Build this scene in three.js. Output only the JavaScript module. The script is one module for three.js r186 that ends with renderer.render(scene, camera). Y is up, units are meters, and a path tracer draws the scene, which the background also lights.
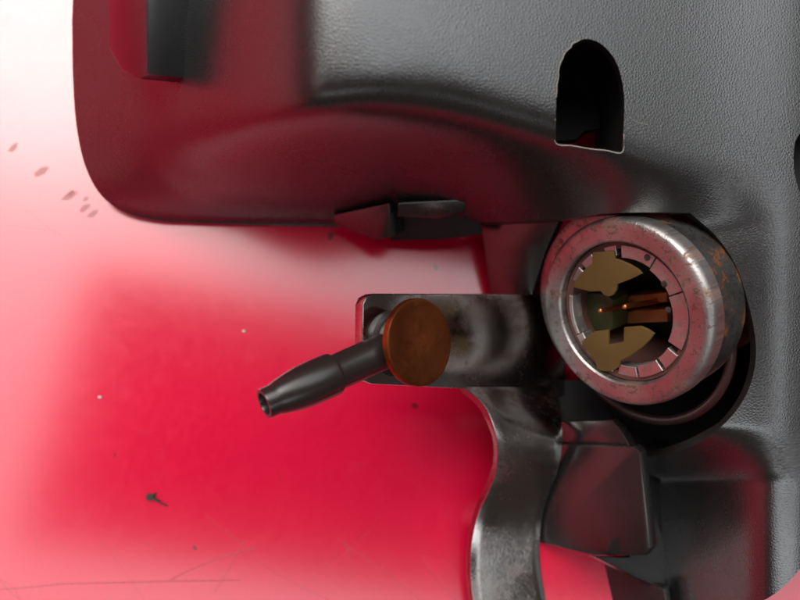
import * as THREE from 'three';
import { RoundedBoxGeometry } from 'three/addons/geometries/RoundedBoxGeometry.js';
import { mergeGeometries, mergeVertices, toCreasedNormals } from 'three/addons/utils/BufferGeometryUtils.js';
import { Brush, Evaluator, INTERSECTION, SUBTRACTION } from 'three-bvh-csg';

// ───────────────────────────── camera, sky, sun, exposure
const FOV = 42, F = 300 / Math.tan((FOV / 2) * Math.PI / 180);       // F: focal length in pixels of an 800 x 600 frame
const scene = new THREE.Scene();
const camera = new THREE.PerspectiveCamera(FOV, 4 / 3, 0.005, 60);
const UPV = new THREE.Vector3(88, 112, F).normalize();               // the board's upward direction as the tilted camera sees it
const CAM_H = 0.180;                                                  // lens above the board
camera.quaternion.setFromUnitVectors(UPV, new THREE.Vector3(0, 1, 0));
camera.position.set(0, CAM_H, 0);
camera.updateMatrixWorld(true);
camera.focus = 0.147; camera.userData.fStop = 13;
scene.add(camera);

const EXPOSURE = 0.74;
const SUN_CAM = new THREE.Vector3(-0.22, 0.58, 0.785).normalize();     // towards the veiled sun, camera axes
const SUN = SUN_CAM.clone().applyQuaternion(camera.quaternion);
const sun = new THREE.DirectionalLight(new THREE.Color(1, 0.95, 0.87), 0.6);
sun.position.copy(SUN).multiplyScalar(2); sun.castShadow = true; sun.shadow.radius = 44;
Object.assign(sun.shadow.camera, { left: -0.4, right: 0.4, top: 0.4, bottom: -0.4, near: 0.5, far: 4 });
sun.name = 'sun'; sun.target.name = 'sun_target';
scene.add(sun, sun.target);
function skyTexture() {                                               // bright overcast: cool, brighter overhead, a wide warm glow round the veiled sun
  const W = 512, H = 256, data = new Float32Array(W * H * 4);
  for (let r = 0; r < H; r++) for (let c = 0; c < W; c++) {
    const up = ((r + 0.5) / H - 0.5) * Math.PI, az = ((c + 0.5) / W - 0.5) * 2 * Math.PI;
    const x = Math.cos(up) * Math.cos(az), y = Math.sin(up), z = Math.cos(up) * Math.sin(az);
    const cos = x * SUN.x + y * SUN.y + z * SUN.z, ang = Math.acos(Math.min(1, Math.max(-1, cos))) * 180 / Math.PI;
    const base = 3.3 * (0.3 + 0.7 * Math.max(0, y)), glow = 8 * Math.exp(-((ang / 14) ** 2)) + 2.0 * Math.exp(-((ang / 32) ** 2));
    const o = (r * W + c) * 4;
    data[o] = base * 0.96 + glow * 1.0; data[o + 1] = base * 0.99 + glow * 0.95; data[o + 2] = base * 1.02 + glow * 0.86; data[o + 3] = 1;
  }
  const t = new THREE.DataTexture(data, W, H, THREE.RGBAFormat, THREE.FloatType);
  t.mapping = THREE.EquirectangularReflectionMapping; t.magFilter = THREE.LinearFilter; t.needsUpdate = true;
  return t;
}
scene.background = skyTexture(); scene.environment = scene.background;
const renderer = new THREE.WebGLRenderer({ antialias: true });
renderer.setSize(1024, 768);
renderer.toneMapping = THREE.LinearToneMapping; renderer.toneMappingExposure = EXPOSURE;
renderer.shadowMap.enabled = true;

// ───────────────────────────── helpers (lengths in millimetres on the camera's axes until put() turns them into the world)
let seed = 7;
const rnd = () => { seed = (seed + 0x6d2b79f5) | 0; let t = Math.imul(seed ^ (seed >>> 15), 1 | seed); t = (t + Math.imul(t ^ (t >>> 7), 61 | t)) ^ t; return ((t ^ (t >>> 14)) >>> 0) / 4294967296; };
const V = (x, y, z) => new THREE.Vector3(x, y, z);
const at = (px, py, d) => V((px - 400) / F * d, (300 - py) / F * d, -d);
const onPlane = (px, py, p, n) => { const dir = at(px, py, 1); return dir.multiplyScalar(p.dot(n) / dir.dot(n)); };
const WORLD = camera.matrixWorld.clone().multiply(new THREE.Matrix4().makeScale(0.001, 0.001, 0.001));
const world = (v) => v.clone().applyMatrix4(WORLD);
const sstep = (a, b, x) => { const t = Math.min(1, Math.max(0, (x - a) / (b - a))); return t * t * (3 - 2 * t); };
const soft = (x, k) => (x / k > 30 ? x : k * Math.log(1 + Math.exp(x / k)));
function lerpTable(tab, x) {                                           // smooth curve through a table of values
  const n = tab.length, s = (i) => (i <= 0 || i >= n - 1 ? 0 : (tab[i + 1][1] - tab[i - 1][1]) / (tab[i + 1][0] - tab[i - 1][0]));
  if (x <= tab[0][0]) return tab[0][1];
  for (let i = 1; i < n; i++) if (x <= tab[i][0]) { const a = tab[i - 1], b = tab[i], h = b[0] - a[0], t = (x - a[0]) / h, t2 = t * t, t3 = t2 * t; return a[1] * (2 * t3 - 3 * t2 + 1) + h * s(i - 1) * (t3 - 2 * t2 + t) + b[1] * (3 * t2 - 2 * t3) + h * s(i) * (t3 - t2); }
  return tab[n - 1][1];
}

const used = new Map();
const numbered = (n) => { const k = used.get(n) ?? 0; used.set(n, k + 1); return k ? `${n}_${String(k).padStart(3, '0')}` : n; };
function thing(name, label, category, basePoint, extra = {}) {
  const g = new THREE.Group(); g.name = numbered(name); g.position.copy(basePoint);
  g.userData = { label, category, ...extra }; g.updateMatrixWorld(true); scene.add(g);
  return g;
}
function originOf(o) { o.updateWorldMatrix(true, false); return new THREE.Vector3().setFromMatrixPosition(o.matrixWorld); }
function put(name, geo, mat, parent, label, inWorld = false) {        // a mesh of its own; geometry comes in camera millimetres
  const g = geo.clone();
  if (!inWorld) g.applyMatrix4(WORLD);
  const o = originOf(parent);
  g.translate(-o.x, -o.y, -o.z);
  const m = new THREE.Mesh(g, mat); m.name = name; m.castShadow = m.receiveShadow = true;
  if (label) m.userData.label = label;
  parent.add(m);
  return m;
}
function frame(origin, axis, upHint = V(0, 1, 0)) {                   // matrix whose z is the axis
  const z = axis.clone().normalize(), x = upHint.clone().cross(z).normalize(), y = z.clone().cross(x);
  return new THREE.Matrix4().makeBasis(x, y, z).setPosition(origin);
}
function slab(pts, p, n, thick, bevel = 0.25, holes = [], seg = 2) {  // a plate: outline on the plane (p, n), thickness behind it
  const m = frame(p, n), inv = m.clone().invert();
  const to2 = (list) => list.map(([x, y]) => { const q = onPlane(x, y, p, n).applyMatrix4(inv); return new THREE.Vector2(q.x, q.y); });
  const s = new THREE.Shape(to2(pts)); for (const h of holes) s.holes.push(new THREE.Path(to2(h)));
  const g = new THREE.ExtrudeGeometry(s, { depth: Math.max(0.02, thick - 2 * bevel), bevelEnabled: bevel > 0, bevelThickness: bevel, bevelSize: bevel, bevelOffset: -bevel, bevelSegments: seg, curveSegments: 6 });
  g.translate(0, 0, -(thick - bevel)); scaleUV(g, 0.001);
  g.applyMatrix4(m);
  return toCreasedNormals(g, 0.6);
}
function scaleUV(g, k) { const u = g.attributes.uv; for (let i = 0; i < u.count; i++) u.setXY(i, u.getX(i) * k, u.getY(i) * k); return g; }
function curve2(pts, n, closed = true) {                              // smooth outline through pixel points
  return new THREE.CatmullRomCurve3(pts.map(([x, y]) => V(x, y, 0)), closed, 'centripetal').getPoints(n).map((v) => [v.x, v.y]);
}
function lathe(profile, seg = 96, flat = false) {                                   // profile [radius, along axis]; turned so that the axis is z
  const g = new THREE.LatheGeometry(profile.map(([r, z]) => new THREE.Vector2(r, z)), seg).rotateX(Math.PI / 2);
  const u = g.attributes.uv, rm = Math.max(...profile.map((p) => p[0]));
  let len = [0]; for (let i = 1; i < profile.length; i++) len.push(len[i - 1] + Math.hypot(profile[i][0] - profile[i - 1][0], profile[i][1] - profile[i - 1][1]));
  for (let i = 0; i < u.count; i++) u.setXY(i, u.getX(i) * 2 * Math.PI * rm * 0.001, len[i % profile.length] * 0.001);
  if (flat) for (let i = 0; i < u.count; i++) u.setXY(i, g.attributes.position.getX(i) * 0.001, g.attributes.position.getY(i) * 0.001);   // a disc: lengths across its face
  return toCreasedNormals(g, 0.55);
}
function sector(r0, r1, a0, a1, h, bevel = 0.12) {                     // ring segment about z, top at z = 0
  const s = new THREE.Shape(), R = Math.PI / 180;
  s.absarc(0, 0, r1, a0 * R, a1 * R, false); s.absarc(0, 0, r0, a1 * R, a0 * R, true); s.closePath();
  const g = new THREE.ExtrudeGeometry(s, { depth: h - 2 * bevel, bevelThickness: bevel, bevelSize: bevel, bevelOffset: -bevel, bevelSegments: 1, curveSegments: 20 });
  g.translate(0, 0, -(h - bevel)); scaleUV(g, 0.001);
  return toCreasedNormals(g, 0.6);
}

// ───────────────────────────── procedural textures
function noise2(size, cells) {                                        // tileable value noise
  const g = new Float32Array(cells * cells).map(() => rnd()), out = new Float32Array(size * size);
  for (let y = 0; y < size; y++) for (let x = 0; x < size; x++) {
    const fx = x / size * cells, fy = y / size * cells, ix = Math.floor(fx), iy = Math.floor(fy), tx = fx - ix, ty = fy - iy;
    const sx = tx * tx * (3 - 2 * tx), sy = ty * ty * (3 - 2 * ty), q = (a, b) => g[((iy + b) % cells) * cells + ((ix + a) % cells)];
    out[y * size + x] = (q(0, 0) * (1 - sx) + q(1, 0) * sx) * (1 - sy) + (q(0, 1) * (1 - sx) + q(1, 1) * sx) * sy;
  }
  return out;
}
function fbm(size, cells, octaves, fall = 0.5) {
  const out = new Float32Array(size * size); let amp = 1, sum = 0;
  for (let o = 0; o < octaves && cells <= size; o++, cells *= 2, amp *= fall) { const n = noise2(size, cells); for (let i = 0; i < out.length; i++) out[i] += n[i] * amp; sum += amp; }
  return out.map((v) => v / sum);
}
function worley(size, cells) {                                        // tileable distance to the border between cells
  const px = [], py = []; for (let i = 0; i < cells * cells; i++) { px.push(rnd()); py.push(rnd()); }
  const out = new Float32Array(size * size);
  for (let y = 0; y < size; y++) for (let x = 0; x < size; x++) {
    const fx = x / size * cells, fy = y / size * cells, ix = Math.floor(fx), iy = Math.floor(fy); let a = 9, b = 9;
    for (let j = -1; j < 2; j++) for (let i = -1; i < 2; i++) {
      const k = ((iy + j + cells) % cells) * cells + ((ix + i + cells) % cells), d = Math.hypot(ix + i + px[k] - fx, iy + j + py[k] - fy);
      if (d < a) { b = a; a = d; } else if (d < b) b = d;
    }
    out[y * size + x] = b - a;
  }
  return out;
}
function dataTex(size, fn, srgb, metres) {
  const d = new Uint8Array(size * size * 4);
  for (let i = 0; i < size * size; i++) { const c = fn(i), v = Array.isArray(c) ? c : [c, c, c]; for (let k = 0; k < 3; k++) d[i * 4 + k] = Math.max(0, Math.min(255, v[k] * 255)); d[i * 4 + 3] = 255; }
  const t = new THREE.DataTexture(d, size, size); t.wrapS = t.wrapT = THREE.RepeatWrapping; t.magFilter = THREE.LinearFilter;
  if (srgb) t.colorSpace = THREE.SRGBColorSpace;
  t.repeat.set(1 / metres, 1 / metres); t.needsUpdate = true;
  return t;
}
const toS = (v) => (v <= 0.0031308 ? 12.92 * v : 1.055 * Math.pow(v, 1 / 2.4) - 0.055);
const grain = worley(1024, 62), grainFine = worley(1024, 110), cloud = fbm(1024, 6, 6), fine = fbm(1024, 160, 3, 0.7), speck = fbm(1024, 48, 4, 0.6), cloud2 = fbm(1024, 9, 6, 0.55);

const plasticBump = dataTex(1024, (i) => Math.min(1, Math.sqrt(grain[i]) * 0.75) * 0.75 + 0.25 * Math.min(1, grainFine[i]) + 0.12 * (fine[i] - 0.5), false, 0.036);
const plasticRough = dataTex(1024, (i) => 0.80 + 0.25 * (cloud[i] - 0.5) + 0.1 * (fine[i] - 0.5), false, 0.05);
const plasticColor = dataTex(1024, (i) => { const k = 0.013 * (0.85 + 0.5 * (cloud2[i] - 0.5)) + 0.01 * Math.max(0, speck[i] - 0.62); return [toS(k), toS(k * 0.99), toS(k)]; }, true, 0.06);
const blackPlastic = new THREE.MeshPhysicalMaterial({ name: 'black_plastic', map: plasticColor, roughness: 0.35, roughnessMap: plasticRough, ior: 2.15, bumpMap: plasticBump, bumpScale: 0.000036 });
const innerPlastic = new THREE.MeshPhysicalMaterial({ name: 'unpolished_black_plastic', map: plasticColor, roughness: 0.75, ior: 1.45, bumpMap: plasticBump, bumpScale: 0.00008 });
const smoothPlastic = new THREE.MeshPhysicalMaterial({ name: 'smooth_black_plastic', map: plasticColor, roughness: 0.32, roughnessMap: plasticRough, ior: 1.9 });
const rubber = new THREE.MeshPhysicalMaterial({ name: 'dark_rubber', color: new THREE.Color().setRGB(0.022, 0.016, 0.015), roughness: 0.36, roughnessMap: plasticRough, ior: 1.6 });
const rustK = (i) => sstep(0.54, 0.66, cloud2[i] * 0.6 + speck[i] * 0.4);
const steelMap = (rust, metres, base = 0.56) => dataTex(1024, (i) => { const r = rust * rustK(i), p = sstep(0.6, 0.68, speck[i]) * 0.5 * rust, k = base * (0.85 + 0.4 * (cloud[i] - 0.5)); return [toS((k * (1 - r) + 0.30 * r) * (1 - p)), toS((k * 0.96 * (1 - r) + 0.11 * r) * (1 - p)), toS((k * 0.93 * (1 - r) + 0.035 * r) * (1 - p))]; }, true, metres);
const steelRough = (metres, base, rust) => dataTex(1024, (i) => base + 0.2 * (cloud[i] - 0.5) + 0.15 * (fine[i] - 0.5) + rust * 0.35 * rustK(i), false, metres);
const steelBump = dataTex(1024, (i) => 0.6 * fine[i] + 0.4 * speck[i] - 0.4 * sstep(0.6, 0.66, speck[i]), false, 0.03);
const faceSteel = new THREE.MeshStandardMaterial({ name: 'pitted_steel', map: steelMap(0.55, 0.03, 0.5), metalness: 1, roughness: 1, roughnessMap: steelRough(0.03, 0.44, 0.7), bumpMap: steelBump, bumpScale: 0.00005 });
const barrelSteel = new THREE.MeshStandardMaterial({ name: 'rusty_steel', map: steelMap(1, 0.024, 0.13), metalness: 0.85, roughness: 1, roughnessMap: steelRough(0.024, 0.5, 1), bumpMap: steelBump, bumpScale: 0.00008 });
const toothSteel = new THREE.MeshStandardMaterial({ name: 'dull_zinc', map: steelMap(0.2, 0.04, 0.62), metalness: 0.95, roughness: 1, roughnessMap: steelRough(0.04, 0.46, 0.5), bumpMap: steelBump, bumpScale: 0.00005 });
const stripSteel = new THREE.MeshStandardMaterial({ name: 'bare_sheet_steel', map: steelMap(0.14, 0.05, 0.5), metalness: 1, roughness: 1, roughnessMap: steelRough(0.05, 0.2, 0.25), bumpMap: steelBump, bumpScale: 0.000008 });
const brass = new THREE.MeshStandardMaterial({ name: 'tarnished_brass', map: dataTex(1024, (i) => { const k = 0.75 + 0.5 * (cloud[i] - 0.5) - 0.2 * sstep(0.5, 0.75, cloud2[i]); return [toS(0.36 * k), toS(0.1 * k), toS(0.03 * k)]; }, true, 0.03), metalness: 0.9, roughness: 1, roughnessMap: steelRough(0.03, 0.38, 0.3), bumpMap: steelBump, bumpScale: 0.000008 });
const tanPlate = new THREE.MeshStandardMaterial({ name: 'tan_plate', color: new THREE.Color().setRGB(0.125, 0.075, 0.016), roughness: 0.7, bumpMap: steelBump, bumpScale: 0.00003 });
const copper = new THREE.MeshStandardMaterial({ name: 'copper', color: new THREE.Color().setRGB(0.85, 0.3, 0.12), metalness: 1, roughness: 0.42 });
const contactBrown = new THREE.MeshStandardMaterial({ name: 'brown_contact', color: new THREE.Color().setRGB(0.5, 0.17, 0.05), roughness: 0.5, metalness: 0.3 });
const cavityDark = new THREE.MeshStandardMaterial({ name: 'cavity_dark', color: new THREE.Color().setRGB(0.12, 0.05, 0.04), roughness: 0.6 });
const cavityGreen = new THREE.MeshStandardMaterial({ name: 'cavity_green', color: new THREE.Color().setRGB(0.05, 0.06, 0.018), roughness: 0.5 });

// ───────────────────────────── the setting: dark ground, red board
{
  const g = new THREE.PlaneGeometry(40, 40).rotateX(-Math.PI / 2); scaleUV(g, 40);
  const asphalt = new THREE.MeshStandardMaterial({ name: 'asphalt', map: dataTex(1024, (i) => { const k = 0.05 * (0.7 + 0.6 * fine[i]); return [toS(k), toS(k), toS(k * 0.98)]; }, true, 0.6), roughness: 0.95 });
  const m = new THREE.Mesh(g, asphalt); m.name = 'ground'; m.position.y = -0.03; m.receiveShadow = true; m.userData = { kind: 'structure', label: 'dark ground under the red board' };
  scene.add(m);
}
const tablePx = (px, py) => { const p = onPlane(px, py, UPV.clone().multiplyScalar(-CAM_H * 1000), UPV); return world(p); };   // the point of the board seen there
{
  const S = 2048, SPAN = 0.36, c0 = tablePx(330, 330), x0 = c0.x - SPAN / 2, z0 = c0.z - SPAN / 2;
  const cv = document.createElement('canvas'), bp = document.createElement('canvas'), rp = document.createElement('canvas'); cv.width = cv.height = bp.width = bp.height = rp.width = rp.height = S;
  const c = cv.getContext('2d'), b = bp.getContext('2d'), ro = rp.getContext('2d');
  const uv = (px, py) => { const w = tablePx(px, py); return [(w.x - x0) / SPAN * S, (w.z - z0) / SPAN * S]; };
  const RED = [0.70, 0.0012, 0.042];
  const id = c.createImageData(S, S), ib = b.createImageData(S, S), ir = ro.createImageData(S, S);
  for (let y = 0; y < S; y++) for (let x = 0; x < S; x++) {
    const i = ((y >> 1) % 1024) * 1024 + ((x >> 1) % 1024), j = (y % 1024) * 1024 + (x % 1024), k = 0.94 + 0.14 * (cloud2[i] - 0.5) + 0.08 * (fine[j] - 0.5), o = (y * S + x) * 4;
    for (let q = 0; q < 3; q++) id.data[o + q] = 255 * toS(RED[q] * k);
    const h = 128 + 70 * (fine[j] - 0.5) + 60 * (speck[j] - 0.5);
    ib.data[o] = ib.data[o + 1] = ib.data[o + 2] = h; id.data[o + 3] = ib.data[o + 3] = ir.data[o + 3] = 255;
    ir.data[o] = ir.data[o + 1] = ir.data[o + 2] = 255 * (0.195 + 0.02 * (cloud2[i] - 0.5) + 0.04 * (fine[j] - 0.5) + 0.06 * Math.max(0, speck[j] - 0.6));
  }
  c.putImageData(id, 0, 0); b.putImageData(ib, 0, 0); ro.putImageData(ir, 0, 0);
  const line = (g, p, q, w, style) => { g.strokeStyle = style; g.lineWidth = w; g.lineCap = 'round'; g.beginPath(); g.moveTo(...p); const mx = (p[0] + q[0]) / 2 + (rnd() - 0.5) * 14, my = (p[1] + q[1]) / 2 + (rnd() - 0.5) * 14; g.quadraticCurveTo(mx, my, ...q); g.stroke(); };
  const scratch = (x1, y1, x2, y2, w = 2, k = 1) => { const p = uv(x1, y1), q = uv(x2, y2); line(b, p, q, w, `rgba(20,20,20,${0.75 * k})`); line(b, [p[0] + 1.5, p[1] + 1.5], [q[0] + 1.5, q[1] + 1.5], w * 0.7, `rgba(230,230,230,${0.5 * k})`); line(c, p, q, w, `rgba(150,0,28,${0.45 * k})`); line(ro, p, q, w, `rgba(105,105,105,${0.42 * k})`); };
  for (const a of [[20, 205, 75, 245], [0, 225, 60, 232], [15, 325, 40, 240, 1.5, 0.5], [30, 245, 110, 205, 1.5, 0.5], [45, 262, 200, 232, 1.5, 0.4], [-10, 590, 60, 584], [60, 584, 240, 580, 2], [170, 580, 255, 548, 1.8], [215, 592, 245, 540, 1.6, 0.7], [205, 515, 245, 545, 1.5, 0.6], [0, 580, 20, 600], [255, 560, 330, 600, 1.5, 0.6], [340, 540, 420, 600, 1.6, 0.6], [300, 590, 380, 520, 1.5, 0.4], [420, 560, 455, 600, 1.4, 0.6], [345, 545, 352, 556, 2.5, 0.8], [12, 300, 18, 420, 1.4, 0.4], [20, 430, 40, 560, 1.4, 0.3], [100, 540, 145, 600, 1.4, 0.4]]) scratch(...a);
  for (let k = 0; k < 170; k++) { const x = rnd() * 560 - 40, y = 180 + rnd() * 460, a = rnd() * 6.28, l = 8 + rnd() * 50; scratch(x, y, x + Math.cos(a) * l, y + Math.sin(a) * l * 0.6, 0.7 + rnd() * 0.6, 0.08 + rnd() * rnd() * 0.4); }
  const chip = (px, py, len, wid, ang, col, dark) => { const [x, y] = uv(px, py); for (const [g, st] of [[c, col], [b, dark], [ro, len > 8 || dark.startsWith('rgba(10') ? 'rgba(150,150,150,0.6)' : 'rgba(60,60,60,0.5)']]) { g.save(); g.translate(x, y); g.rotate(ang); g.fillStyle = st; g.beginPath(); for (let q = 0; q < 14; q++) { const t = q / 14 * 6.283, r = 0.75 + 0.4 * rnd(); g.lineTo(Math.cos(t) * len * r, Math.sin(t) * wid * r); } g.fill(); g.restore(); } };
  for (const [x, y, l, w] of [[41, 172, 11, 5], [69, 196, 11, 5], [71, 193, 6, 3], [85, 208, 9, 4], [93, 214, 8, 4], [86, 199, 5, 2.5], [13, 148, 8, 4]]) chip(x, y, l, w, -0.7 - 0.3 * rnd(), 'rgba(130,14,28,0.8)', 'rgba(10,10,10,0.9)');
  for (const [x, y, l] of [[331, 236, 7], [436, 267, 5], [415, 406, 6], [115, 455, 2.5], [44, 194, 2.5], [195, 548, 3.5]]) chip(x, y, l, l * 0.6, rnd() * 3, 'rgba(110,20,22,0.75)', 'rgba(80,80,80,0.5)');
  const tex = (canvas, srgb) => { const t = new THREE.CanvasTexture(canvas); t.wrapS = t.wrapT = THREE.RepeatWrapping; t.magFilter = THREE.LinearFilter; if (srgb) t.colorSpace = THREE.SRGBColorSpace; return t; };
  const mat = new THREE.MeshPhysicalMaterial({ name: 'glossy_red', map: tex(cv, true), bumpMap: tex(bp, false), bumpScale: 0.000004, roughness: 1, roughnessMap: tex(rp, false), ior: 1.85 });
  const W = 0.85, D = 0.8, g = new RoundedBoxGeometry(W, 0.03, D, 4, 0.006), p = g.attributes.position, u = g.attributes.uv;
  g.translate(-0.025, -0.015, -0.22);
  for (let i = 0; i < p.count; i++) u.setXY(i, (p.getX(i) - x0) / SPAN, 1 - (p.getZ(i) - z0) / SPAN);
  const m = new THREE.Mesh(g.translate(0, 0.03, 0), mat); m.position.set(0, -0.03, 0);
  m.name = 'red_board'; m.castShadow = m.receiveShadow = true; m.userData = { kind: 'structure', label: 'glossy red scratched board under the dismantled parts' };
  scene.add(m);
}

// unseen walls added to block low sky and mirror dark and red
{
  const addedWallRed = new THREE.MeshStandardMaterial({ name: 'added_wall_red', map: dataTex(1024, (i) => { const k = 0.7 + 0.6 * cloud[i]; return [toS(0.26 * k), toS(0.014 * k), toS(0.022 * k)]; }, true, 1), roughness: 0.85 });
  const addedWallDark = new THREE.MeshStandardMaterial({ name: 'added_wall_dark', map: dataTex(1024, (i) => { const k = 0.05 * (0.7 + 0.6 * cloud[i]); return [toS(k), toS(k * 0.8), toS(k * 0.7)]; }, true, 1), roughness: 0.85 });
  const wall = (x, z, w, h, d, bare) => { const g = new RoundedBoxGeometry(w, h, d, 2, 0.01); const m = new THREE.Mesh(g, bare ? addedWallDark : addedWallRed); m.name = numbered('added_wall'); m.position.set(x, -0.03 + h / 2, z); m.castShadow = m.receiveShadow = true; m.userData = { kind: 'structure', label: bare ? 'dark wall added outside the frame to block low sky and darken reflections' : 'dark red wall added outside the frame to block low sky and redden reflections' }; scene.add(m); };
  const bounceRed = new THREE.MeshPhysicalMaterial({ name: 'bounce_red', color: new THREE.Color().setRGB(0.66, 0.0015, 0.026), roughness: 0.4, ior: 1.5 });  // unseen tilted panel, added to bounce red into the metal and plastic
  const fl = new THREE.Mesh(new RoundedBoxGeometry(0.34, 0.02, 1.2, 3, 0.008), bounceRed); fl.name = 'bounce_panel'; fl.rotation.z = -0.8; fl.position.set(-0.572, 0.108, 0); fl.castShadow = fl.receiveShadow = true;
  fl.userData = { kind: 'structure', label: 'tilted red panel added outside the frame to bounce red onto the parts' }; scene.add(fl);
  wall(-1.25, 0, 0.12, 1.45, 2.9); wall(1.25, 0, 0.12, 1.4, 2.9, true); wall(0, 1.15, 2.36, 1.2, 0.12, true); wall(0, -1.39, 2.36, 1.1, 0.12);
}

// ───────────────────────────── steering column shroud: one moulded black shell
const rimY = (x) => lerpTable([[330, 225], [480, 222], [560, 219], [600, 214], [690, 213]], x);
const flankW = (x) => lerpTable([[200, 110], [420, 103], [560, 78], [660, 52], [780, 40]], x);
const dropOf = (x) => lerpTable([[100, 69], [220, 68], [330, 64], [430, 55], [530, 31], [620, 11], [700, 4], [790, 0]], x);
function depth(px, py) {                                              // how far the outer skin lies from the lens, in mm
  let d = 117 + 0.06 * (px - 330) - 0.03 * soft(px - 720, 30) + 0.015 * (py - 60);
  const ex = (px - 75) / 225, ey = (rimY(px) - py) / flankW(px);
  const qx = soft(1 - ex, 0.13), qy = Math.max(0, 1.25 - soft(1.25 - soft(1 - ey, 0.13), 0.08)), q1 = Math.hypot(qx, qy), q2 = Math.pow(qx ** 3.6 + qy ** 3.6, 1 / 3.6), q = q1 + (q2 - q1) * sstep(0.55, 1.15, q1);
  d += dropOf(px) * q;
  const A = Math.pow(Math.max(0, 1 - (px - 155) / 190), 4) + Math.pow(Math.max(0, 1 - (203 - py) / 100), 4);
  d += 0.7 * sstep(0.8, 1.25, A) * (1 - sstep(380, 480, px));               // the lip round the lower left corner
  if (px < 620) { const td = -onPlane(px, py, UPV.clone().multiplyScalar(-CAM_H * 1000), UPV).z - 2; d += (td - soft(td - d, 1.2) + 0.12 * soft(d - td, 1.2) - d) * (1 - sstep(560, 620, px)); }   // the rim stays clear of the board
  d += 22.5 * soft((772 - px) / 110, 0.1) * sstep(425, 482, py) + 0.3 * sstep(474, 480, py) * sstep(800, 770, px);
  d += 95 * soft((px - 860) / 130, 0.12) + 60 * soft((-110 - py) / 120, 0.15);
  return d;
}
function shellGeometry(x0, x1, y0, y1, step, thick) {
  const nx = Math.round((x1 - x0) / step), ny = Math.round((y1 - y0) / step), P = [], N = [], U = [];
  const id = (i, j) => j * (nx + 1) + i;
  for (let j = 0; j <= ny; j++) for (let i = 0; i <= nx; i++) { const px = x0 + (x1 - x0) * i / nx, py = y0 + (y1 - y0) * j / ny; P.push(at(px, py, depth(px, py))); }
  for (let j = 0; j <= ny; j++) for (let i = 0; i <= nx; i++) {
    const a = P[id(Math.min(nx, i + 1), j)].clone().sub(P[id(Math.max(0, i - 1), j)]), b = P[id(i, Math.max(0, j - 1))].clone().sub(P[id(i, Math.min(ny, j + 1))]);
    N.push(a.cross(b).normalize());
  }
  const ux = new Float32Array(P.length), uy = new Float32Array(P.length), mj = Math.round(ny * 0.35), mi = Math.round(nx * 0.5);     // lengths along the skin
  for (let j = 0; j <= ny; j++) { for (let i = mi + 1; i <= nx; i++) ux[id(i, j)] = ux[id(i - 1, j)] + P[id(i, j)].distanceTo(P[id(i - 1, j)]); for (let i = mi - 1; i >= 0; i--) ux[id(i, j)] = ux[id(i + 1, j)] - P[id(i, j)].distanceTo(P[id(i + 1, j)]); }
  for (let i = 0; i <= nx; i++) { for (let j = mj + 1; j <= ny; j++) uy[id(i, j)] = uy[id(i, j - 1)] + P[id(i, j)].distanceTo(P[id(i, j - 1)]); for (let j = mj - 1; j >= 0; j--) uy[id(i, j)] = uy[id(i, j + 1)] - P[id(i, j)].distanceTo(P[id(i, j + 1)]); }
  const n = P.length, pos = new Float32Array(n * 6), nor = new Float32Array(n * 6), uv = new Float32Array(n * 4), idx = [];
  P.forEach((p, k) => {
    p.toArray(pos, k * 3); p.clone().addScaledVector(N[k], -thick).toArray(pos, (n + k) * 3);
    N[k].toArray(nor, k * 3); N[k].clone().negate().toArray(nor, (n + k) * 3);
    uv.set([ux[k] * 0.001, -uy[k] * 0.001], k * 2); uv.set([ux[k] * 0.001, -uy[k] * 0.001], (n + k) * 2);
  });
  for (let j = 0; j < ny; j++) for (let i = 0; i < nx; i++) { const a = id(i, j), b = id(i + 1, j), c = id(i, j + 1), d = id(i + 1, j + 1); idx.push(a, c, b, b, c, d, n + a, n + b, n + c, n + b, n + d, n + c); }
  const side = (a, b) => idx.push(a, b, n + a, b, n + b, n + a);
  for (let i = 0; i < nx; i++) { side(id(i + 1, 0), id(i, 0)); side(id(i, ny), id(i + 1, ny)); }
  for (let j = 0; j < ny; j++) { side(id(0, j), id(0, j + 1)); side(id(nx, j + 1), id(nx, j)); }
  const g = new THREE.BufferGeometry();
  g.setAttribute('position', new THREE.BufferAttribute(pos, 3)); g.setAttribute('normal', new THREE.BufferAttribute(nor, 3)); g.setAttribute('uv', new THREE.BufferAttribute(uv, 2)); g.setIndex(idx);
  return g;
}
function prism(pts, holes = [], z0 = -300, z1 = -20, dd = 0) {
  const to = (l) => l.map(([x, y]) => { const p = at(x, y, depth(x, y) + dd); return new THREE.Vector2(p.x, p.y); });
  const s = new THREE.Shape(to(pts)); for (const h of holes) s.holes.push(new THREE.Path(to(h)));
  return new THREE.ExtrudeGeometry(s, { depth: z1 - z0, bevelEnabled: false }).translate(0, 0, z0);
}
const arch = [...curve2([[556, 143], [556, 110], [557, 85], [561, 62], [570, 47], [584, 39], [598, 42], [612, 55], [620, 72], [624, 95], [624, 120], [622, 152]], 44, false), [590, 148]];
const sideHole = curve2([[797, 138], [794, 150], [794, 168], [797, 184], [803, 196], [830, 200], [850, 196], [850, 140], [830, 128], [806, 128]], 40);
const holeRim = curve2([[690, 213], [716, 236], [735, 264], [748, 302], [756, 346], [753, 376], [741, 404], [721, 427], [695, 445], [670, 454], [648, 457]], 40, false);
const outline = [[84, -230], [76, -60], ...curve2([[72, 20], [73, 80], [77, 130], [86, 168], [101, 195], [122, 211], [150, 219], [190, 222], [330, 226], [480, 222], [560, 219], [600, 214]], 60, false), ...holeRim, [648, 474], [661, 479], [663, 586], [664, 660], [730, 660], [762, 601], [800, 569], [850, 545], [985, 520], [985, -230]];
const ev = new Evaluator(); ev.attributes = ['position', 'normal', 'uv'];
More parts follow.
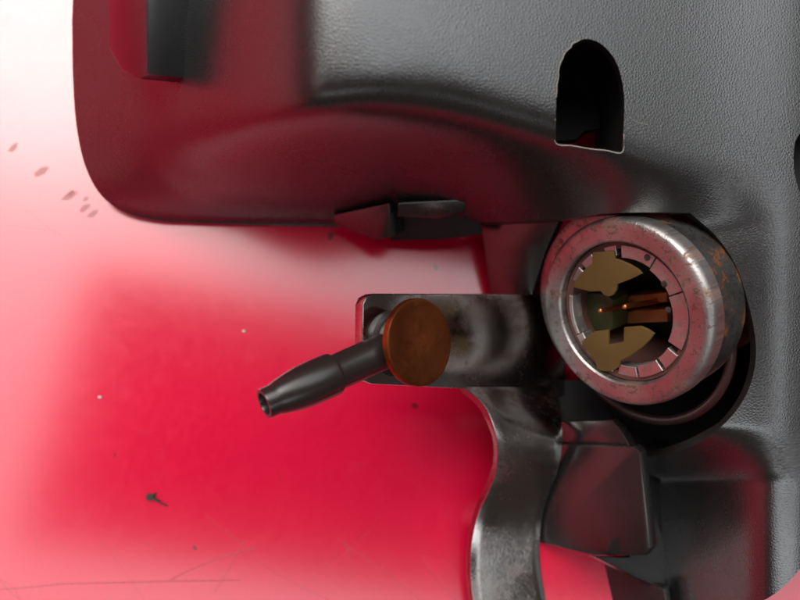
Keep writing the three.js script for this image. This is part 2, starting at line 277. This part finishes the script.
const brush = (g) => { const b = new Brush(g); b.updateMatrixWorld(); return b; };
const shroudBase = world(at(930, 200, 218)); shroudBase.y = 0;
const shroud = thing('column_shroud', 'black grained plastic steering column shroud with arched slot, upper right of the lock', 'plastic shroud', shroudBase);
{
  const solid = shellGeometry(20, 1000, -250, 690, 4, 2.4);
  const cut = ev.evaluate(brush(solid), brush(prism(outline, [arch, sideHole])), INTERSECTION);
  put('outer_shell', cut.geometry, blackPlastic, shroud);
  // burr left along the cut slot
  const worn = new THREE.MeshStandardMaterial({ name: 'worn_plastic', color: new THREE.Color().setRGB(0.3, 0.27, 0.23), roughness: 0.7 });
  const burr = (list, closed, r) => { const pts = list.map(([x, y]) => at(x, y, depth(x, y) - 0.02)); pts.forEach((p, i) => { p.x += (rnd() - 0.5) * 0.2; p.y += (rnd() - 0.5) * 0.2; }); return new THREE.TubeGeometry(new THREE.CatmullRomCurve3(pts, closed, 'centripetal'), 160, r, 5, closed); };
  put('slot_burr', mergeGeometries([burr(arch.slice(6, 20), false, 0.09), burr([[628, 117], [636, 122], [647, 125]], false, 0.05), burr([[555, 118], [556, 143], [572, 146], [590, 148.5], [606, 150], [622, 152], [624, 134]], false, 0.13)]), worn, shroud, 'pale burred edge of the arched slot');
    const wellIn = curve2([[556, 143], [556, 110], [557, 85], [561, 62], [570, 47], [584, 39], [598, 42], [612, 55], [620, 72], [624, 95], [624, 120], [622, 150], [590, 147]], 40), mid = [589, 97];
  const wellP = at(590, 97, depth(590, 97) + 6), grow = (k) => wellIn.map(([x, y]) => [mid[0] + (x - mid[0]) * k, mid[1] + (y - mid[1]) * k]);
  const open = grow(1.16).slice(0, -6), inner = grow(1.05).slice(0, -6).reverse();
  put('slot_well', slab([...open, ...inner], wellP, V(0, 0, 1), 22, 0), innerPlastic, shroud);
  put('slot_well_floor', slab([[538, 20], [640, 20], [640, 118], [612, 120], [604, 128], [585, 131], [576, 140], [538, 142]], at(590, 97, depth(590, 97) + 25), V(-0.1, 0.1, 0.97).normalize(), 2, 0.2), innerPlastic, shroud);
  put('hole_backing', slab([[775, 110], [870, 110], [870, 220], [775, 220]], at(815, 165, depth(815, 165) + 12), V(0, 0, 1), 2, 0.3), innerPlastic, shroud);
  // rail on the far left of the shell
  const railN = V(-0.35, 0.1, 0.93).normalize();
  put('rail', slab([[106, -60], [146, -60], [147, 74], [140, 79], [122, 72], [108, 48]], at(146, 30, 138), V(-0.74, -0.1, 0.66).normalize(), 9, 0.5), smoothPlastic, shroud);
  put('gap_sheet', slab([[630, 440], [672, 440], [706, 604], [664, 589], [636, 578], [596, 557], [630, 557]], at(640, 520, 171), V(0.6, 0.12, 0.79).normalize(), 2, 0.3), smoothPlastic, shroud);  // sheet added across the open gap, tilted so that it stays black
  // snap clip under the rim
  put('snap_clip', slab([[333, 215], [389, 203], [392, 237], [377, 241], [350, 231], [334, 224]], at(365, 222, 173), V(-0.5, -0.35, 0.8).normalize(), 6, 0.4), smoothPlastic, shroud);
  put('clip_bar', slab([[398, 203], [468, 199], [464, 212], [440, 219], [397, 217]], at(430, 210, 167), V(-0.1, -0.55, 0.83).normalize(), 3, 0.4), smoothPlastic, shroud);
  put('clip_pocket', slab([[390, 205], [480, 212], [482, 235], [440, 240], [390, 241]], at(430, 226, 175), V(-0.1, -0.6, 0.79).normalize(), 4, 0.3), innerPlastic, shroud);
  // walls behind the lock opening, and the backing of the dark gap
  put('inner_wall', slab([[477, 205], [566, 205], [546, 250], [530, 300], [531, 330], [494, 330], [484, 250]], at(510, 260, 176), V(-0.6, -0.25, 0.76).normalize(), 3, 0.3), smoothPlastic, shroud);
  put('inner_flange', slab([[540, 444], [634, 446], [640, 452], [651, 548], [645, 556], [594, 556], [536, 542]], at(620, 500, 163), V(-0.7, -0.03, 0.71).normalize(), 3, 0.5), smoothPlastic, shroud);
  put('flange_step', slab([[548, 441], [556, 422], [612, 420], [622, 432], [630, 446], [600, 447]], at(620, 500, 164.6), V(-0.7, -0.03, 0.71).normalize(), 3, 0.3), smoothPlastic, shroud);
  put('lower_lip', slab([[597, 556], [612, 563], [636, 577], [664, 589], [676, 650], [578, 650]], at(664, 590, 170), V(-0.68, -0.05, 0.73).normalize(), 2.5, 0.3), smoothPlastic, shroud);
  put('gap_backing', slab([[520, 380], [660, 380], [700, 250], [800, 250], [800, 500], [668, 500], [640, 470], [560, 440]], at(640, 520, 178.5), V(0.05, 0.1, 0.99).normalize(), 2, 0.1), innerPlastic, shroud);  // sheet added where the opening is only dark and empty
}

// ───────────────────────────── ignition lock
const A = V(-0.735, -0.21, 0.645).normalize(), LC = at(620, 314, 151), LM = frame(LC, A).scale(V(1.05, 1.05, 1.05));
const loc = (g) => g.applyMatrix4(LM);
const lockBase = world(LC.clone().addScaledVector(A, -60)); lockBase.y = 0;
const lock = thing('ignition_lock', 'round steel ignition lock barrel with toothed ring and copper pins in the shroud opening', 'ignition lock', lockBase);
{
  put('face_ring', loc(lathe([[13.4, -4], [13.4, -0.35], [13.7, 0], [15.9, 0], [16.9, -0.1], [17.35, -0.4], [17.65, -0.9], [17.8, -1.7], [17.8, -4], [13.4, -4]], 128, true)), faceSteel, lock);
  put('barrel', loc(lathe([[13.3, -4.02], [17.7, -4.02], [17.5, -5], [17.3, -12.6], [17.1, -13.6], [16.4, -14.4], [15.5, -14.8], [15.5, -58], [13.3, -58]], 128)), barrelSteel, lock);
  put('back_collar', loc(lathe([[13.5, -6], [18.2, -6], [19.1, -6.4], [19.5, -7.2], [19.5, -8.6], [18.9, -9.4], [17.9, -9.8], [13.5, -9.8]], 128).translate(-4.0, 0.2, 0)), faceSteel, lock);
  put('coil_ring', loc(new THREE.TorusGeometry(18.2, 0.95, 12, 96).translate(-6.4, -8.6, -17.5)), new THREE.MeshPhysicalMaterial({ name: 'coil_plastic', color: new THREE.Color().setRGB(0.09, 0.05, 0.05), roughness: 0.35 }), lock);
  put('sleeve', loc(lathe([[11.9, -1.9], [13.25, -1.9], [13.25, -26], [11.9, -26], [11.9, -1.9]], 96)), cavityDark, lock);
  put('cavity_floor', loc(new THREE.CylinderGeometry(12.4, 12.4, 2, 64).rotateX(Math.PI / 2).translate(0, 0, -25)), cavityGreen, lock);
  const z = -1.5;
  for (const [a0, a1, r0, h] of [[-33, 17, 9.6, 0], [18, 52, 9.8, 0], [53, 86, 10.2, 0], [92, 104, 10.6, -0.3], [117, 131, 10.5, 0], [136, 150, 10.2, -0.2], [165, 202, 11.7, -0.2], [203, 250, 10.9, -0.1], [255, 274, 10.6, -0.3], [277, 301, 10.3, 0], [304, 321, 10.2, 0]])
    put('ring_segment', loc(sector(r0, 12.55, a0, a1, 3).translate(0, 0, z + h)), toothSteel, lock);
  for (const [px, py] of [[647, 257.5], [664, 284], [668, 310]]) { const q = onPlane(px, py, LC.clone().addScaledVector(A, -1.45), A); put('rivet', new THREE.SphereGeometry(0.62, 16, 10).scale(1, 1, 0.5).applyMatrix4(frame(q, A)), barrelSteel, lock); }
  const Z = (s, x, y) => [560 + x / 3.753, 230 + y / 3.75];
  const zp = (list) => list.map(([x, y]) => Z(0, x, y));
  const p1 = LC.clone().addScaledVector(A, -1.15);
  put('shutter_plate', slab(zp([[120, 96], [124, 84], [200, 80], [205, 108], [226, 114], [262, 130], [292, 148], [306, 164], [280, 178], [252, 190], [214, 204], [210, 225], [200, 243], [184, 250], [166, 246], [152, 230], [110, 231], [48, 214], [56, 190], [76, 164], [98, 142], [121, 126]]), p1, A, 0.7, 0.12), tanPlate, lock);
  put('shutter_plate', slab(zp([[80, 420], [100, 400], [130, 381], [180, 374], [181, 430], [238, 420], [240, 366], [300, 361], [330, 374], [352, 390], [336, 414], [308, 441], [262, 474], [228, 489], [216, 518], [192, 529], [160, 530], [138, 520], [131, 491], [108, 462], [86, 440]]), p1, A, 0.7, 0.12), tanPlate, lock);
  put('insulator_block', slab(zp([[104, 236], [170, 240], [196, 262], [196, 372], [176, 384], [112, 372], [98, 300]]), LC.clone().addScaledVector(A, -7), A, 6, 0.3), cavityGreen, lock);
  const p2 = LC.clone().addScaledVector(A, -15);
  put('contact_bar', slab(zp([[226, 306], [400, 296], [404, 345], [240, 352]]), p2, A, 6, 0.3), contactBrown, lock);
  put('contact_bar', slab(zp([[228, 266], [262, 246], [400, 232], [402, 270], [262, 284]]), p2, A, 6, 0.3), contactBrown, lock);
  const pin = (px, py, zt, len, r) => { const tip = onPlane(px, py, LC.clone().addScaledVector(A, zt), A), m = frame(tip, V(-0.75, -0.09, 0.66)); return mergeGeometries([new THREE.CylinderGeometry(r, r, len, 16).rotateX(Math.PI / 2).translate(0, 0, -len / 2), new THREE.SphereGeometry(r, 16, 12)].map((g) => g.toNonIndexed())).applyMatrix4(m); };
  put('pin', pin(600.5, 310.5, -2.6, 22, 0.5), copper, lock);
  put('pin', pin(625, 306.5, -3.4, 21, 0.55), copper, lock);
}

// ───────────────────────────── bent steel bracket with its nozzle
const NB = V(0.67, 0.06, 0.74).normalize(), BP = at(416, 341, 150);
const planeDepth = (px, py) => -onPlane(px, py, BP, NB).z;
const bracketBase = world(at(505, 600, planeDepth(505, 390) + 13)); bracketBase.y = 0;
const bracket = thing('steel_bracket', 'bent bare steel bracket arm curving down beside the lock, with a nozzle riveted on', 'bracket', bracketBase);
{
  put('plate', slab([[362, 380], [363, 304], [366, 297], [373, 293.5], [556, 294], [566, 300], [566, 396], [462, 388.5], [372, 384]], BP, NB, 2.4, 0.25), stripSteel, bracket);
  const rows = [[376, 458, 557, 0.3], [388, 467, 558, 0], [397, 477, 559, -0.9], [408, 486, 561, -1.7], [422, 492, 562, -2.2], [440, 496.5, 563, -1.9], [458, 497.5, 561, -0.4], [475, 495, 557, 2.2], [493, 488, 550, 5.6], [511, 479.5, 544, 8.6], [530, 474, 541, 10.4], [550, 471, 540, 10.8], [575, 470.5, 542, 10.0], [600, 473, 546, 8.6], [645, 481, 553, 5.6], [690, 489, 560, 2]];
  const L = new THREE.CatmullRomCurve3(rows.map(([y, xl, , d]) => at(xl, y, planeDepth(xl, 390) + d)), false, 'centripetal'), R = new THREE.CatmullRomCurve3(rows.map(([y, xl, xr, d]) => at(xr, y, planeDepth(xl, 390) + d + (planeDepth(xr, 390) - planeDepth(xl, 390)) * (1 - 0.6 * sstep(388, 450, y)))), false, 'centripetal');
  const n = 120, T = 2.0, bev = 0.28, ring = [], pos = [], uv = [], idx = [];
  for (let i = 0; i <= n; i++) {
    const l = L.getPoint(i / n), r = R.getPoint(i / n), e = 1e-3, t = L.getPoint(Math.min(1, i / n + e)).sub(L.getPoint(Math.max(0, i / n - e))).normalize(), ac = r.clone().sub(l), w = ac.length(); ac.normalize();
    const nn = t.clone().cross(ac).normalize(); if (nn.z < 0) nn.negate();
    const sec = [[0, -bev], [bev * 0.3, -bev * 0.3], [bev, 0]]; for (let k = 1; k < 8; k++) sec.push([bev + (w - 2 * bev) * k / 8, 0]);
    sec.push([w - bev, 0], [w - bev * 0.3, -bev * 0.3], [w, -bev], [w, -T], [0, -T]);
    const s = i / n * 60;
    for (const [a, b] of sec) { const p = l.clone().addScaledVector(ac, a).addScaledVector(nn, b); pos.push(p.x, p.y, p.z); uv.push(a * 0.001, s * 0.001 + b * 0.001); }
    ring.length = sec.length;
  }
  const m = ring.length;
  for (let i = 0; i < n; i++) for (let k = 0; k < m; k++) { const a = i * m + k, b = i * m + (k + 1) % m; idx.push(a, a + m, b, b, a + m, b + m); }
  for (let k = 1; k < m - 1; k++) { idx.push(0, k, k + 1); const o = n * m; idx.push(o, o + k + 1, o + k); }
  let g = new THREE.BufferGeometry(); g.setAttribute('position', new THREE.Float32BufferAttribute(pos, 3)); g.setAttribute('uv', new THREE.Float32BufferAttribute(uv, 2)); g.setIndex(idx);
  { // outward faces
    const q = new THREE.Vector3(), c = new THREE.Vector3(); let vol = 0; const p = (i) => new THREE.Vector3(pos[i * 3], pos[i * 3 + 1], pos[i * 3 + 2]).sub(BP);
    for (let i = 0; i < idx.length; i += 3) vol += p(idx[i]).dot(q.copy(p(idx[i + 1])).cross(c.copy(p(idx[i + 2]))));
    if (vol < 0) { for (let i = 0; i < idx.length; i += 3) [idx[i + 1], idx[i + 2]] = [idx[i + 2], idx[i + 1]]; g.setIndex(idx); }
  }
  g.computeVertexNormals();
  const hd = planeDepth(528, 390) + 8, hole = new THREE.CylinderGeometry(2.3, 2.3, 30, 40).rotateX(Math.PI / 2).applyMatrix4(frame(at(528, 605, hd), V(0.4, 0, 0.9)));
  const cut = ev.evaluate(brush(g), brush(hole), SUBTRACTION);
  put('arm', toCreasedNormals(cut.geometry, 0.7), stripSteel, bracket);
  // nozzle: stem, brass cap, hollow spigot
  const foot = onPlane(394, 343, BP, NB), S = foot.clone().addScaledVector(NB, 2.7), E = at(264, 404, 130), dir = E.clone().sub(S), len = dir.length(); dir.normalize();
  const stem = put('nozzle', mergeGeometries([
    lathe([[0, 0], [6.2, 0], [6.2, 1], [5.4, 1.4], [5.4, 5.6], [0, 5.6]], 48).applyMatrix4(frame(foot, NB)),
    lathe([[0, 3], [3.35, 3], [3.2, len - 14.4], [3.3, len - 13.9], [3.7, len - 13.6], [3.8, len - 13.1], [3.8, len - 9.5], [3.7, len - 7.2], [3.42, len - 5.2], [2.9, len - 2.6], [2.62, len - 1.8], [2.62, len - 0.3], [2.5, len], [1.95, len], [1.85, len - 0.3], [1.75, len - 9], [0, len - 9]], 48).applyMatrix4(frame(S, dir)),
  ]), rubber, bracket, 'dark stepped hose nozzle with an open tip');
  put('cap', lathe([[0, 0.3], [7.7, 0.3], [8.0, 0.6], [8.0, 1.55], [7.85, 1.8], [7.5, 1.9], [7.4, 1.9], [4, 1.9], [2, 1.9], [0, 1.9]], 96, true).applyMatrix4(frame(foot.clone().addScaledVector(NB, 5.4), NB)), brass, stem, 'round tarnished brass cap of the nozzle');
}

// ───────────────────────────── crumbs on the board
function crumb(px, py, size, mat, label, legs) {
  const p = tablePx(px, py), t = thing('crumb', label, 'crumb', p);
  const g = new THREE.IcosahedronGeometry(size, 2), a = g.attributes.position;
  for (let i = 0; i < a.count; i++) { const q = V(a.getX(i), a.getY(i), a.getZ(i)), h = 0.75 + 0.45 * Math.abs(Math.sin(q.x / size * 5.1 + q.y / size * 3.3) * Math.cos(q.z / size * 4.7 + px)); a.setXYZ(i, q.x * h * 1.3, q.y * h * 0.6, q.z * h); }
  g.computeVertexNormals(); g.translate(p.x, size * 0.5, p.z);
  put('body', g, mat, t, undefined, true);
  if (legs) for (const [dx, dy, w] of legs) { const e = tablePx(px + dx, py + dy); put('fibre', new THREE.TubeGeometry(new THREE.CatmullRomCurve3([V(p.x, size * 0.6, p.z), V((p.x + e.x) / 2, size * 0.9, (p.z + e.z) / 2), V(e.x, 0.00012, e.z)]), 12, w, 6), mat, t, undefined, true); }
}
const crumbDark = new THREE.MeshStandardMaterial({ name: 'dark_crumb', color: new THREE.Color().setRGB(0.045, 0.04, 0.03), roughness: 0.8 });
const crumbPale = new THREE.MeshStandardMaterial({ name: 'pale_crumb', color: new THREE.Color().setRGB(0.6, 0.5, 0.45), roughness: 0.8 });
crumb(151, 497, 0.0008, crumbDark, 'small dark crumb with fibres on the red board, lower left', [[5, -4, 0.00018], [17, 9, 0.00014], [9, 4, 0.0002]]);
crumb(100, 397, 0.00035, crumbPale, 'tiny pale crumb on the red board above the dark crumb');
crumb(244, 331, 0.00032, crumbPale, 'tiny pale crumb on the red board up left of the nozzle tip');

// ───────────────────────────── added slab standing in for phone and hands, shaping their dark reflection
{
  const t = thing('phone_stand_in', 'dark slab added behind the lens, standing in for phone and hands', 'phone_stand_in', world(V(37, -13, 36)));
  const dark = new THREE.MeshStandardMaterial({ name: 'stand_in_dark', color: new THREE.Color().setRGB(0.02, 0.02, 0.022), roughness: 0.6 });
  put('stand_in_slab', new RoundedBoxGeometry(312, 133, 8, 4, 3.5).rotateZ(-0.17).translate(37, -13, 36), dark, t);
  put('lens_ring', new THREE.TorusGeometry(4.2, 0.6, 10, 40).translate(0, 0, 31.8), dark, t);
}
renderer.render(scene, camera);
